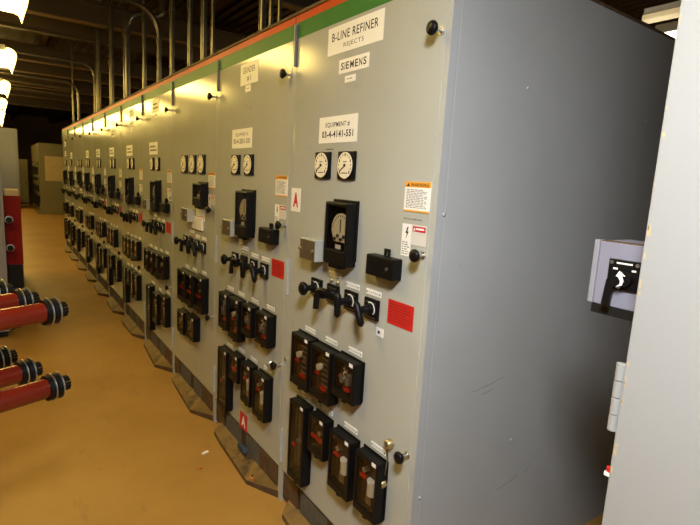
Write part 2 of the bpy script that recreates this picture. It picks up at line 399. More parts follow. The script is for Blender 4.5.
def control_switch(par, x, z, grip):
    w, h = .080, .075
    c = put('control_switch', cached('csp', lambda: MB().box(-w/2, w/2, -.012, 0, -h/2, h/2, BLK, .004).lathe([(0, .022), (.012, .018)], (0, -.012, 0), (0, -1, 0), BLK, 20).box(-.03, .03, -.0128, -.012, .022, .026, DSTEEL).box(-.03, .03, -.0128, -.012, -.031, -.028, STEEL).mesh('cs')), par, (x, DY, z))
    def arc():
        b = MB()
        for k in range(8):
            a = math.radians(-40+k*20); a2 = math.radians(-40+(k+1)*20); r, R = .0225, .0265
            b.prism([(math.cos(a)*r, math.sin(a)*r), (math.cos(a)*R, math.sin(a)*R), (math.cos(a2)*R, math.sin(a2)*R), (math.cos(a2)*r, math.sin(a2)*r)], 'y', -.0135, -.012, WHITE)
        return b.mesh('arc')
    if grip != 'pistol': put('index_mark', cached('csarc', arc), c, label='white curved index mark')
    def g():
        b = MB()
        if grip == 'knob':
            b.cyl((0, -.012, 0), (0, -.062, 0), .012, BLK, 16)
            b.lathe([(0, .012), (.004, .024), (.012, .029), (.020, .028), (.026, .020), (.028, .004)], (0, -.056, 0), (0, -1, 0), BLK, 24)
        elif grip == 'pistol':
            b.lathe([(0, .019), (.03, .016), (.045, .017)], (0, -.012, 0), (0, -1, 0), BLK, 18)
            b.tube([(.03, -.052, .016), (.0, -.056, .016), (-.018, -.058, .014), (-.030, -.060, .0), (-.033, -.062, -.03), (-.032, -.064, -.062)], .012, BLK, 12)
        else:
            b.lathe([(0, .017), (.035, .014), (.048, .015)], (0, -.012, 0), (0, -1, 0), BLK, 18)
            t = {'down': 0., 'tilt': -.45}[grip]
            def q(u, v): return (u*math.cos(t)+v*math.sin(t), -.066, v*math.cos(t)-u*math.sin(t))
            pr = [(-.058, .004), (-.050, .012), (-.02, .013), (.0, .014), (.022, .013), (.032, .008), (.036, .002)]
            p0 = Vector(q(0, pr[0][0])); d = Vector(q(0, pr[-1][0]))-p0
            b.lathe([(u-pr[0][0], r) for u, r in pr], p0, d, BLK, 16)
        return b.mesh('grip')
    put('handle', cached(('csg', grip), g), c)

HTOP = mat('grey_hinge_steel', (.15, .15, .14), .45, var=.1)
def hinge(par, x, z, h=.15, m=None):
    def mk():
        b = MB()
        n = 5
        for k in range(n): b.cyl((0, -.006, -h/2+k*h/n+.001), (0, -.006, -h/2+(k+1)*h/n-.001), .007, m, 12)
        b.box(-.009, .009, -.002, .012, -h/2, h/2, m)
        return b.mesh('hinge')
    put('hinge', cached(('hinge', h, m.name), mk), par, (x, DY, z))

def warning_label(par, x, z, w=.118, h=.094):
    p = put('warning_label', plate_mesh(w, h, WHITE), par, (x, DY, z), label='white warning label with orange header')
    put('header', cached(('wh', w), lambda: MB().box(-w/2, w/2, -.0018, -.001, h/2-.017, h/2, ORNG).box(-w/2, w/2, -.0018, -.001, -h/2, -h/2+.005, ORNG).prism([(-w*.43, h/2-.015), (-w*.31, h/2-.015), (-w*.37, h/2-.003)], 'y', -.0022, -.0018, INK).mesh('wh')), p)
    put('lettering', text_mesh('WARNING', w*.68, .0115, INK, .015), p, (w*.08, -.0024, h/2-.009))
    put('small_print', smallprint(w*.84, h*.64, 12, 5, FAINT), p, (0, -.0014, -.006))

def danger_label(par, x, z):
    p = put('danger_label', cached('dl', lambda: MB().box(-.056, -.012, -.0012, 0, -.052, .052, WHITE).box(-.012, .056, -.0012, 0, -.012, .052, mat('grey_white_label', (.62, .60, .55), .5, var=.03)).mesh('dl')), par, (x, DY, z), label='white danger label with lightning bolt and red header')
    put('lightning_bolt', cached('bolt', lambda: MB().prism([(-.032, .042), (-.026, .042), (-.031, .028), (-.024, .028), (-.036, .006), (-.032, .022), (-.039, .022)], 'y', -.0018, -.0012, INK).mesh('bolt')), p)
    put('header', cached('dlh', lambda: MB().box(-.006, .052, -.0018, -.001, .031, .048, REDI).box(.008, .046, -.0021, -.0018, .037, .043, WHITE).prism([(-.003, .034), (.006, .034), (.0015, .045)], 'y', -.0021, -.0018, WHITE).mesh('dlh')), p)
    put('small_print', smallprint(.036, .045, 6, 9, FAINT), p, (-.034, -.0014, -.026))

# ------------------------------------------------------------------ one switchgear cubicle
def cubicle(k, label, sp):
    """local frame: x = right as one faces the doors (0 at the near edge, -W at the far edge), y into the row, z up"""
    C = thing('switchgear_cubicle', label, 'switchgear', (0, k*W, 0), -PI/2, 'grey switchgear cubicles in the long row')
    near = k == 0
    b = MB()
    xr = -.0035 if near else -.0005
    b.box(-W+.0005, xr, .016, DEPTH, .17, H-.012, PAINT)
    b.box(-W+.0005, xr, .03, DEPTH, 0, .17, PAINT)
    b.box(-W+.0005, -W+.011, .001, .016, 0, H-.012, PAINT); b.box(-.022, xr, .001, .016, 0, H-.012, PAINT)
    put('enclosure', b, C)
    put('roof_cap', MB().box(-W+.0005, 0, -.006, DEPTH, H-.012, H, RUST), C, label='dark rusty top edge')
    if near:
        e = MB().box(-.0035, 0, .0, .030, 0, H-.012, ENDP, .001).box(-.0035, -.0005, .030, .036, 0, H-.012, ENDP).box(-.0035, 0, .036, DEPTH, 0, H-.012, ENDP, .001)
        e = put('end_panel', e, C, label='plain blue-grey end panel')
        for (bx, bz) in ((.505, .625), (.035, .544), (.033, 1.49), (.374, 1.91), (1.2, 1.9), (1.2, .62)):
            put('bolt_head', cached('ebolt', lambda: MB().lathe([(0, .006), (.0015, .006), (.003, .003)], (0, 0, 0), (1, 0, 0), ENDP, 12).mesh('bolt')), e, (0, bx, bz))
        sc = MB(); rr = random.Random(4)
        for (x0, z0, x1, z1) in ((.24, .875, .42, .895), (.45, .43, .58, .455), (.60, .44, .66, .48), (.68, .50, .70, .53), (.30, .85, .36, .862)):
            for j in range(4):
                t = j/4; t2 = (j+1)/4; a = (x0+(x1-x0)*t, z0+(z1-z0)*t+rr.uniform(-.003, .003)); c2 = (x0+(x1-x0)*t2, z0+(z1-z0)*t2+rr.uniform(-.003, .003))
                sc.prism([(a[0], a[1]), (c2[0], c2[1]), (c2[0], c2[1]+.0014), (a[0], a[1]+.001)], 'x', 0, .0004, SCUFF)
        put('scuff_mark', sc, e, label='dark scuff marks')
    global DY
    DY = 0
    d = MB().box(-W+.012, -.023, 0, .014, .172, H-.014, PAINT, .003)
    put('door', d, C)
    put('green_stripe', MB().box(-W+.012, -.023, -.0008, .001, 2.158, 2.222, GRSTR), C)
    put('orange_stripe', MB().box(-W+.004, 0 if near else -.002, -.0012, .0, 2.222, H-.0125, ORSTR), C)
    for hz in (2.13, 1.13, .30): hinge(C, -W+.011, hz, .17, HTOP if hz > 2 else PAINT)
    for kz in (2.018, 1.360, .690): knob(C, -.040, kz)
    # base: vents, rusty blanks, flap
    v = MB()
    b2 = put('vent_strip', v.box(-W+.012, -.001, .012, .029, .02, .168, VENT), C, label='dark vent screens under the door')
    sl = MB()
    sl2 = MB()
    for i in range(26):
        x = -.72+i*.0085
        sl.box(x, x+.004, .006, .0125, .045, .155, SLAT)
    for i in range(20):
        x = -.42+i*.0085
        sl2.box(x, x+.004, .006, .0125, .045, .155, SLAT)
    put('vent_grille', sl, b2); put('vent_grille', sl2, b2)
    put('rusty_blank', MB().box(-W+.03, -.745, .004, .0125, .05, .16, RUST, .002), C, label='brown rusty blank plate')
    put('rusty_blank', MB().box(-.245, -.05, .004, .0125, .05, .16, RUST, .002), C, label='brown rusty blank plate')
    rr = random.Random(k+11)
    o1, o2 = .066+rr.uniform(-.01, .012), .083+rr.uniform(-.008, .012)
    l0 = .80+rr.uniform(-.03, .05)
    prof = [(-l0, .01), (-l0+.06, -o1*.8), (-.62, -o1), (-.2, -o2), (-.11, -.045), (-.01, .004), (-.01, .03), (-l0, .03)]
    fm = MB(); n = len(prof)
    zt = [.035, .028, .024, .022, .03, .04, .06, .06]
    vs = [(p[0], p[1], 0.0) for p in prof]+[(p[0], p[1], zt[i]) for i, p in enumerate(prof)]
    fm.add(vs, [(n+6, n+7, n, n+1, n+2, n+3, n+4, n+5)], FLAPM)
    fm.add(vs, [(i, i+1, n+i+1, n+i) for i in range(n-1)]+[(n-1, 0, n, 2*n-1)], RUST)
    put('sill_flap', fm, C, label='worn olive-brown sill flap on the floor')
    # door furniture
    S = sp
    if 'main' in S:
        x, z, w, h, lines = S['main']; sign(C, 'name_sign', x, z, w, h, lines, label=S.get('mainlab'))
    for (x, z, w, h, lines) in S.get('extra', []): q = sign(C, 'small_sign', x, z, w, h, lines); lines or put('small_print', smallprint(round(w*.6, 3), .007, 1, 31), q, (0, -.0014, 0))
    if 'eq' in S: sign(C, 'equipment_sign', S.get('eqx', -.558), 1.768, .262, .1, S['eq'])
    for x in S.get('meters', (-.60, -.432)): meter(C, x, 1.632, S.get('mw', .112))
    rl = S.get('relay', (-.455, 1.378, .155, .235, True)); big_relay(C, *rl)
    gb = S.get('gb', (-.645, 1.292)); test_box(C, *gb)
    if S.get('bb', True): black_box(C, S.get('bbx', -.172), 1.297)
    if S.get('warn', True): warning_label(C, -.088, 1.537); danger_label(C, -.09, 1.398)
    hx = S.get('hx', (-.62, -.50, -.385, -.258))
    for x, g in zip(hx, ('knob', 'pistol', 'down', 'tilt')):
        control_switch(C, x, S.get('hz', 1.130), g)
        if g != 'knob': nameplate(C, x, S.get('hz', 1.130)+.057+(.02 if g == 'pistol' else 0))
    for dx in (-.018, .03): put('indicator_stud', cached('stud', lambda: MB().lathe([(0, .008), (.008, .008), (.012, .004)], (0, 0, 0), (0, -1, 0), BRASS, 12).mesh('stud')), C, (hx[1]+dx, DY, S.get('hz', 1.130)+.052))
    if S.get('red', True):
        p = put('red_card', plate_mesh(.128, .084, RED), C, (S.get('redx', -.112), DY, 1.147), label='bright red notice card')
        put('small_print', smallprint(.105, .066, 7, 2, mat('dark_red_ink', (.25, .01, .01), .6, var=.1)), p, (0, -.0013, 0))
    rows = S['rows']
    for (l, z0, z1, w, var) in rows:
        relay(C, -l, (z0+z1)/2, w, z1-z0, var)
        nameplate(C, -l+.01, z1+.026)
    for f in S.get('more', []): f(C)
    return C

def U(n, lst): return lst
def tagplate(C):
    p = put('white_tag', MB().box(-.02, .02, -.0015, 0, -.015, .015, WHITE), C, (-.226, 0, 1.059), label='tiny white tag with a dark spot')
    put('lettering', MB().box(-.010, .002, -.002, -.0015, -.006, .004, INK), p)
def locks(C):
    for (x, z, r) in ((-.124, .690, .017), (-.142, .532, .016)):
        l = put('key_lock', MB().lathe([(0, r), (.018, r), (.022, r*.8)], (0, 0, 0), (0, -1, 0), BRASS, 20).lathe([(0, r*.55), (.001, r*.5)], (0, -.022, 0), (0, -1, 0), DSTEEL, 14), C, (x, 0, z), label='round brass key lock')
def a_sign(x, z, w, h, white_on_red):
    def f(C):
        sign(C, 'letter_sign', x, z, w, h, [('A', 0, 0, w*.55, h*.62, .05)], m=REDI if white_on_red else WHITE, ink=WHITE if white_on_red else REDI,
             label='red sign with white letter A' if white_on_red else 'white sign with red letter A')
    return f
def coil_wire(C):
    put('cable_loop', MB().tube([(-.125, -.002, .70), (-.13, -.012, .67), (-.12, -.014, .64), (-.128, -.012, .60), (-.138, -.008, .55)], .0025, DSTEEL, 6), C)
def hook(C): put('hasp', MB().tube([(-.105, 0, .68), (-.105, -.02, .683), (-.112, -.028, .665), (-.10, -.02, .64)], .006, STEEL, 8), C)
def meter_caption(C):
    put('meter_caption', smallprint(.07, .010, 1, 21), C, (-.60, -.0005, 1.694))
    put('caption', smallprint(.11, .010, 1, 22, mat('grey_ink', (.2, .19, .16), .6, var=.1)), C, (-.09, -.0005, 1.467))
def seam_nub(C): put('door_stop', MB().cyl((0, 0, 0), (0, -.01, 0), .008, STEEL, 10), C, (-W+.02, 0, .74))

P0 = dict(main=(-.483, 2.095, .342, .100, [('B-LINE REFINER', 0, .013, .285, .030, .012), ('REJECTS', 0, -.027, .125, .020)]),
    extra=[(-.476, 1.994, .186, .050, [('SIEMENS', 0, 0, .165, .026, .02)]), (-.492, 1.945, .068, .024, [])],
    eq=[('EQUIPMENT #', 0, .017, .165, .021, .012), ('03-4-4141-551', 0, -.017, .215, .026, .03)], eqx=-.56,
    meters=(-.645, -.478), relay=(-.467, 1.378, .15, .235, True), gb=(-.657, 1.292), bbx=-.205, redx=-.126,
    hx=(-.648, -.523, -.400, -.273), hz=1.133,
    rows=[(.702, .684, .911, .15, 'disc'), (.535, .689, .911, .15, 'disc'), (.371, .757, .919, .14, 'coils'),
          (.706, .233, .606, .13, 'tall'), (.541, .440, .613, .125, 'strip'), (.370, .370, .612, .14, 'drum'), (.198, .382, .613, .13, 'drum')],
    more=[tagplate, locks, a_sign(-.862, 1.482, .082, .102, False), coil_wire, meter_caption, seam_nub])
P1 = dict(main=(-.482, 2.088, .214, .105, [('GRINDER', 0, .018, .145, .030), ('#1', 0, -.024, .05, .030)]),
    extra=[(-.492, 2.015, .066, .033, [])], eq=[('EQUIPMENT #', 0, .020, .165, .020), ('03-4-2051-551', 0, -.014, .215, .025, .02)], eqx=-.558,
    gb=(-.625, 1.288), meters=(-.622, -.450), relay=(-.440, 1.378, .155, .235, True), bbx=-.165, redx=-.098, hz=1.115, hx=(-.604, -.483, -.358, -.232),
    rows=[(.683, .694, .907, .13, 'coils'), (.525, .677, .907, .14, 'disc'), (.351, .752, .909, .125, 'coils'), (.169, .754, .915, .145, 'coils'),
          (.680, .210, .568, .135, 'tall'), (.51, .440, .592, .115, 'strip'), (.345, .375, .591, .125, 'drum'), (.180, .362, .595, .142, 'drum')],
    more=[a_sign(-.450, .213, .10, .098, True), hook])
def white_board(C):
    put('white_notice', MB().box(-.10, .10, -.012, 0, -.042, .042, WHITE, .002), C, (-.335, -.0, 1.252), label='blank white notice board')
    p = put('danger_tag', plate_mesh(.165, .07, WHITE), C, (-.29, 0, 1.308), label='white tag with red lettering')
    put('header', MB().box(-.06, .06, -.0016, -.001, -.028, -.008, REDI), p)
P2 = dict(meters=(-.618, -.438, -.262), mw=.128, relay=(-.228, 1.44, .165, .145, False), gb=(-.46, 1.295), bb=False, red=False, hx=(-.585, -.46, -.335, -.215), hz=1.105,
    rows=[(.570, .676, .90, .17, 'strip'), (.405, .678, .903, .15, 'strip'), (.215, .686, .915, .185, 'strip'), (.58, .438, .60, .15, 'coils'), (.367, .45, .615, .17, 'coils')],
    more=[white_board])
def blurry(rows, w, h, seed):
    """a sign whose print is too far off to read: rows of word-like bars"""
    def f(C, x, z):
        p = put('name_sign', plate_mesh(w, h, WHITE), C, (x, 0, z)); put('small_print', smallprint(round(w*.75, 3), round(h*.6, 3), rows, seed, INK, 1.0), p, (0, -.0013, 0))
    return f
def bsign(x, z, w, h, seed, rows=2): return lambda C: blurry(rows, w, h, seed)(C, x, z)
R4 = [(.66, .72, .91, .14, 'disc'), (.50, .72, .91, .14, 'disc'), (.335, .72, .915, .14, 'coils'), (.165, .745, .92, .14, 'disc')]
L3 = [(.60, .21, .595, .13, 'tall'), (.37, .315, .58, .14, 'drum'), (.13, .36, .605, .14, 'drum')]
L4 = [(.68, .22, .59, .13, 'tall'), (.51, .44, .60, .12, 'strip'), (.345, .35, .60, .13, 'tall'), (.175, .36, .60, .14, 'drum')]
P3 = dict(meters=(-.576, -.404), relay=(-.40, 1.378, .165, .235, True), bbx=-.15, rows=R4+L3, more=[bsign(-.478, 2.088, .214, .10, 1), bsign(-.478, 2.012, .06, .03, 2, 1), bsign(-.555, 1.757, .262, .1, 3)])
P4 = dict(meters=(-.56, -.39), rows=R4+L4, more=[bsign(-.44, 2.10, .17, .08, 4), bsign(-.44, 1.99, .16, .07, 5), bsign(-.45, 1.93, .06, .03, 2, 1), bsign(-.55, 1.757, .262, .1, 6)])
P5 = dict(meters=(-.56, -.39), rows=R4[:3]+L4[:2]+[L4[3]], more=[bsign(-.44, 1.96, .20, .09, 7), bsign(-.55, 1.757, .262, .1, 3)])
P6 = dict(meters=(-.56, -.39), rows=R4[1:]+L3, more=[bsign(-.55, 1.757, .262, .1, 6)])
P7 = dict(meters=(-.56, -.39), rows=R4[1:]+L3[:2], red=False, more=[bsign(-.55, 1.757, .24, .1, 7)])
P8 = dict(meters=(-.60, -.42, -.245), relay=(-.35, 1.41, .16, .19, False), red=False, rows=R4[:3]+[L4[0], L4[3]], more=[white_board])
P9 = dict(meters=(-.56,), rows=R4[:2]+L3[:2], red=False, more=[bsign(-.55, 1.757, .24, .1, 3)])
P10 = dict(meters=(-.56, -.39), rows=R4[:3]+L3, red=False, more=[bsign(-.5, 1.98, .2, .10, 4), bsign(-.5, 1.80, .2, .09, 5)])
labels = ['nearest grey switchgear cubicle, signed B-LINE REFINER REJECTS, with the blue-grey end panel',
    'second grey switchgear cubicle from the near end, signed GRINDER #1, red A plate low down',
    'third switchgear cubicle from the near end, three round meters and no name sign',
    'fourth switchgear cubicle from the near end, beyond the three-meter cubicle, red card beside its switches',
    'fifth switchgear cubicle from the near end, two stacked white signs near its top',
    'sixth switchgear cubicle from the near end, midway along the row',
    'seventh switchgear cubicle from the near end of the row',
    'eighth switchgear cubicle from the near end, fourth from the far end',
    'ninth switchgear cubicle from the near end, third from the far end',
    'last but one switchgear cubicle at the far end of the long row',
    'last switchgear cubicle at the far end of the row, nearest the olive lineup']
for k, sp in enumerate((P0, P1, P2, P3, P4, P5, P6, P7, P8, P9, P10)): cubicle(k, labels[k], sp)

# ------------------------------------------------------------------ loose bits at the foot of the row
rr = random.Random(5)
def crumple(r, m, sz, seed):
    bm = bmesh.new(); bmesh.ops.create_icosphere(bm, subdivisions=3, radius=r); q = random.Random(seed)
    for v in bm.verts:
        n = math.sin(v.co.x*90+seed)*math.sin(v.co.y*80+1)*math.sin(v.co.z*85+2)
        v.co *= 1+.25*n+q.uniform(-.05, .05); v.co.x *= sz[0]; v.co.y *= sz[1]; v.co.z *= sz[2]
    lo = min(v.co.z for v in bm.verts)
    for v in bm.verts: v.co.z -= lo
    b = MB(); b.addbm(bm, m); return b
tag(put('rag', crumple(.03, BLUE, (.5, 2.2, .8), 1), None, (-.022, 1.32, .0535)), 'crumpled dark blue rag lying in the vent under the second cubicle', 'rag')
tag(put('cap', MB().lathe([(0, .014), (.012, .015), (.018, .012), (.022, .004)], (0, 0, 0), (0, 0, 1), ORPL, 18).lathe([(.022, .005), (.028, .004)], (0, 0, 0), (0, 0, 1), BLKM, 10), None, (-.062, 1.10, .0235)), 'small orange cap standing on the sill flap of the second cubicle', 'cap')
tag(put('paper_scrap', MB().prism([(-.02, -.008), (.018, -.012), (.024, .004), (-.004, .012), (-.022, .006)], 'z', 0, .002, WHITE), None, (-.169, 1.507, .0005), .5), 'tiny white paper scrap on the aisle floor', 'scrap')
tag(put('red_scrap', MB().prism([(-.008, -.006), (.008, -.004), (.006, .007), (-.006, .005)], 'z', 0, .004, RED), None, (-.243, 1.362, .0005)), 'tiny red scrap on the aisle floor beside the white scrap', 'scrap')

# ------------------------------------------------------------------ pale cabinet in the right foreground, with switch box on its side
YC = -.5935
c = thing('steel_cabinet', 'pale grey steel cabinet filling the right edge of the foreground', 'cabinet', (0, YC, 0))
put('enclosure', MB().box(.022, 1.1, -.95, 0, 0, 2.35, PALE, .003), c)
put('door', MB().box(0, .021, -.94, -.0005, .06, 2.33, PALE, .004), c)
hg = MB()
for i in range(4): hg.cyl((.008, .010, 1.066+i*.0385+.001), (.008, .010, 1.066+(i+1)*.0385-.001), .0105, PALE, 16)
hg.box(.004, .012, -.002, .010, 1.066, 1.22, PALE)
put('hinge', hg, c, label='white knuckle hinge on the cabinet edge')
st = MB(); q = random.Random(8)
for i in range(26):
    z = q.uniform(.9, 2.1); h = q.uniform(.004, .02); st.box(-.0004, .0, -.005-q.uniform(.0, .006), -.004, z, z+h, TAN)
put('rust_stain', st, c, label='yellow-brown rust specks along the edge')
t = MB().box(.0, .006, .0, .012, -.006, .004, WHITE, .001).box(.0, .006, .0, .008, .004, .018, RED, .001)
tag(put('edge_tag', t, None, (.004, YC, .965)), 'small red and white tag sticking out past the pale cabinet edge', 'tag')

s = thing('switch_box', 'lavender-grey rotary switch box mounted on the side of the pale cabinet', 'switch box', (.10, YC+.001, 1.316))
put('box_body', MB().box(.012, .16, .0, .150, .002, .150, LAV, .004), s)
put('cover', MB().box(0, .014, .0, .139, 0, .151, LAV, .002), s)
put('cover_lip', MB().box(-.001, .018, .140, .153, 0, .153, mat('lip_grey_paint', (.24, .245, .28), .4, var=.03), .002), s, label='lighter bent lip along the cover edge')
put('black_base', MB().box(.002, .15, 0, .143, -.024, -.0005, BLKM, .003), s, label='black base strip under the box')
put('rust_edge', MB().box(.0, .02, .0, .135, .1512, .1535, RUST), s, label='rusty brown top edge')
hp = put('legend_plate', MB().box(-.006, -.0005, .038, .110, .044, .114, BLK, .006), s, label='black legend plate with white markings')
mk = MB().box(-.0068, -.006, .056, .092, .104, .1075, WHITE)
put('legend_line', mk, hp); put('legend_line', MB().box(-.0068, -.006, .046, .056, .090, .094, WHITE), hp); put('legend_line', MB().box(-.0068, -.006, .088, .098, .090, .094, WHITE), hp)
for kx, kz in ((.045, .106), (.103, .106), (.080, .051)): put('screw', MB().cyl((-.006, kx, kz), (-.008, kx, kz), .0045, STEEL, 12), hp)
hd = MB().lathe([(0, .019), (.010, .017)], (-.006, .069, .070), (-1, 0, 0), BLK, 20)
hd.prism([(.070, .079), (.092, .074), (.103, .066), (.108, .006), (.091, .003), (.088, .050), (.072, .060)], 'x', -.022, -.012, BLK)
hd = put('handle', hd, s, label='black lever handle pointing down')
put('curved_arrow', MB().prism([(.075, .090), (.061, .080), (.068, .079), (.063, .068), (.066, .058), (.079, .052), (.071, .060), (.071, .068), (.077, .076), (.082, .077)], 'x', -.0235, -.0222, WHITE), hd, label='white curved arrow')

# ------------------------------------------------------------------ draw-out circuit breakers
def bushing(par, loc, L, d=(1, 0, 0)):
    """red tube, two black discs with bright rims, finger cluster; tip at loc"""
    d = Vector(d); p = Vector(loc)
    b = put('bushing', MB().cyl(p-d*L, p-d*.072, .034, REDTUBE, 28).mesh('tube'), par)
    f = MB()
    for o in (.072, .048):
        f.lathe([(0, .043), (.014, .043)], p-d*o, d, BLK, 28)
        f.lathe([(.014, .047), (.018, .047)], p-d*o, d, STEEL, 28)
    f.lathe([(0, .024), (.05, .024)], p-d*.074, d, BLKM, 20)
    put('contact_ring', f, b, label='black contact discs with bright steel rims')
    g = MB(); a = d.orthogonal().normalized(); c2 = d.cross(a)
    for i in range(12):
        w = 2*PI*i/12; q = p+(a*math.cos(w)+c2*math.sin(w))*.021
        g.cyl(q-d*.034, q+d*.0, .0052, BLK, 8)
    put('contact_finger', g, b)
ang = math.radians(90-68.66)
mid = Vector((-.956, 1.011))
dirv = Vector((math.cos(ang), math.sin(ang)))
base = mid-dirv*.50
br = thing('circuit_breaker', 'draw-out circuit breaker with six red bushings pointing into the aisle, lower left', 'circuit breaker', (base.x, base.y, 0), ang)
for ph in (-1, 0, 1):
    for z in (1.091, .827):
        bushing(br, (.482, ph*.196, z), .482)
put('back_plate', MB().box(-.03, 0, -.36, .36, .45, 1.33, REDBAR, .005), br)
put('truck_body', MB().box(-.62, -.03, -.36, .36, .16, 1.36, GREYB, .01), br)
for (x, y) in ((-.10, -.30), (-.10, .30), (-.55, -.30), (-.55, .30)):
    put('wheel', MB().cyl((x, y-.02, .08), (x, y+.02, .08), .08, RUB, 24), br)
    put('wheel_fork', MB().box(x-.03, x+.03, y-.026, y-.021, .07, .17, DSTEEL).box(x-.03, x+.03, y+.021, y+.026, .07, .17, DSTEEL), br)

# further breaker, seen beside the tall cabinet
fb = thing('circuit_breaker', 'further circuit breaker with a dark red barrier standing beside the grey cabinet', 'circuit breaker', (-.97, 4.60, 0))
put('barrier', MB().box(-.055, .073, -.16, .16, .64, 1.275, REDBAR, .004), fb)
put('top_board', MB().box(-.05, .06, -.15, .15, 1.2755, 1.33, TAN, .006), fb, label='tan board on top')
put('carriage', MB().box(-.05, .068, -.15, .16, .36, .639, BLKM, .006).box(-.05, -.02, -.15, .15, .10, .36, DSTEEL).box(.02, .05, .06, .15, .10, .36, DSTEEL), fb)
for y in (-.10, .12): put('wheel', MB().cyl((-.05, y, .05), (-.02, y, .05), .05, RUB, 20), fb)
for z in (1.07, .815):
    bu = put('bushing', MB().cyl((-.025, -.30, z), (-.025, -.155, z), .023, REDTUBE, 24), fb)
    f = MB().lathe([(0, .029), (.014, .029)], (-.025, -.25, z), (0, -1, 0), BLK, 24).lathe([(.014, .032), (.018, .032)], (-.025, -.25, z), (0, -1, 0), STEEL, 24).lathe([(0, .029), (.014, .029)], (-.025, -.274, z), (0, -1, 0), BLK, 24).lathe([(.014, .032), (.018, .032)], (-.025, -.274, z), (0, -1, 0), STEEL, 24)
    f.lathe([(0, .025), (.04, .025)], (-.025, -.285, z), (0, -1, 0), BLKM, 20)
    put('contact_ring', f, bu, label='black contact discs with bright steel rims')
    g = MB()
    for i in range(12):
        w = 2*PI*i/12; g.cyl((-.025+math.cos(w)*.018, -.29, z+math.sin(w)*.018), (-.025+math.cos(w)*.018, -.33, z+math.sin(w)*.018), .0045, BLK, 8)
    put('contact_finger', g, bu)
def plain_cabinet(name, label, x0, x1, y0, y1, h, m, cat='cabinet'):
    o = thing(name, label, cat, (x0, y0, 0))
    w, d = x1-x0, y1-y0
    put('enclosure', MB().box(0, w, .02, d, .05, h, m, .006).box(.02, w-.02, .03, d-.02, 0, .05, BLKM), o)
    put('door', MB().box(.02, w-.02, 0, .02, .08, h-.03, m, .005), o)
    put('handle', MB().cyl((w-.09, 0, h*.5), (w-.09, -.03, h*.5), .012, STEEL, 12).box(w-.10, w-.08, -.045, -.03, h*.5-.08, h*.5+.03, BLK, .004), o)
    return o
plain_cabinet('tall_cabinet', 'tall blue-grey cabinet at the left edge, in front of the red barrier', -1.75, -1.03, 4.25, 5.2, 2.3, GREYB)
plain_cabinet('tall_cabinet', 'tall blue-grey cabinet at the left, rising behind the red barrier', -1.62, -.835, 6.35, 7.3, 1.985, GREYB)

# ------------------------------------------------------------------ far lineup beyond the row
for i in range(4):
    y0 = 17.7+i*W
    o = thing('far_switchgear_cubicle', ['olive switchgear cubicle at the near end of the far lineup, tan board on its end', 'second olive cubicle of the far lineup beyond the long row', 'third olive cubicle of the far lineup', 'deepest olive cubicle of the far lineup'][i], 'switchgear', (.06, y0, 0), -PI/2, 'olive cubicles of the far lineup')
    put('enclosure', MB().box(-W+.001, -.001, .014, 2.2, 0, 2.26, OLIVE, .004), o)
    put('door', MB().box(-W+.012, -.022, 0, .014, .10, 2.24, OLIVE, .003), o)
    if i == 0: put('board', MB().box(-.001, .02, .16, 1.6, 1.08, 1.86, TAN, .004), o, label='pale tan board on the end')
    for x in (-.62, -.42): meter(o, x, 1.632)
    big_relay(o, -.45, 1.378)
    for x, g in zip((-.62, -.50, -.385, -.258), ('knob', 'pistol', 'down', 'tilt')): control_switch(o, x, 1.13, g)
    for (l, z0, z1, w, var) in R4[:3]+L3: relay(o, -l, (z0+z1)/2, w, z1-z0, var)
    put('sill_flap', MB().prism([(-W, .0), (-.7, -.08), (-.1, -.08), (0, 0)], 'z', 0, .03, FLAPM), o)
o = plain_cabinet('control_cabinet', 'pale far-off control cabinet between the left cabinet and the olive lineup', -1.0, -.42, 20.2, 21.0, 2.0, PALE)
for z in (1.5, 1.2, .9): put('instrument', MB().box(.36, .52, -.03, 0, z, z+.15, BLKM, .004), o)
o = plain_cabinet('control_cabinet', 'dark far-off cabinet at the end of the aisle, left of the olive lineup', -.42, -.02, 22.6, 23.4, 1.75, OLIVE)

# ------------------------------------------------------------------ conduits
def bend(x, y, z0, zt, R, dx, L, tilt=0):
    """vertical from z0, a bend of radius R at the top, then a run of length L along dx"""
    p = [(x, y, z0), (x, y, z0+(zt-z0)*.5), (x, y, zt-R)]
    for k in range(1, 9):
        a = k/8*PI/2; p.append((x+dx*(R-R*math.cos(a)), y, zt-R+R*math.sin(a)))
    p.append((x+dx*(R+L), y, zt))
    if L < 1:                                       # short runs turn up again into the roof
        for k in range(1, 7):
            a = k/6*PI/2; p.append((x+dx*(R+L+.12*math.sin(a)), y, zt+.12*(1-math.cos(a))))
        p.append((x+dx*(R+L+.12), y, CZ))
    return p
CZ = 4.30
pipes = [(.15, 9.62, .020, None, 'farthest thin'), (.15, 8.92, .022, (2.98, .19, -1, 1.6), 'far bent'), (.40, 8.86, .022, (3.32, .22, -1, 2.8), 'far thin bent'), (.30, 7.83, .040, None, ''),
    (.30, 6.75, .030, None, ''), (.30, 5.77, .040, (3.46, .20, 1, .10), ''), (.30, 4.88, .022, None, ''), (.30, 4.28, .022, (3.14, .25, -1, .62), ''),
    (.30, 3.83, .022, None, ''), (.30, 3.31, .020, (3.30, .30, -1, .25), ''), (.30, 2.97, .024, None, ''), (.30, 2.77, .014, None, ''),
    (.30, 1.91, .022, None, ''), (.30, 1.79, .014, None, ''), (.30, 1.68, .012, None, '')]
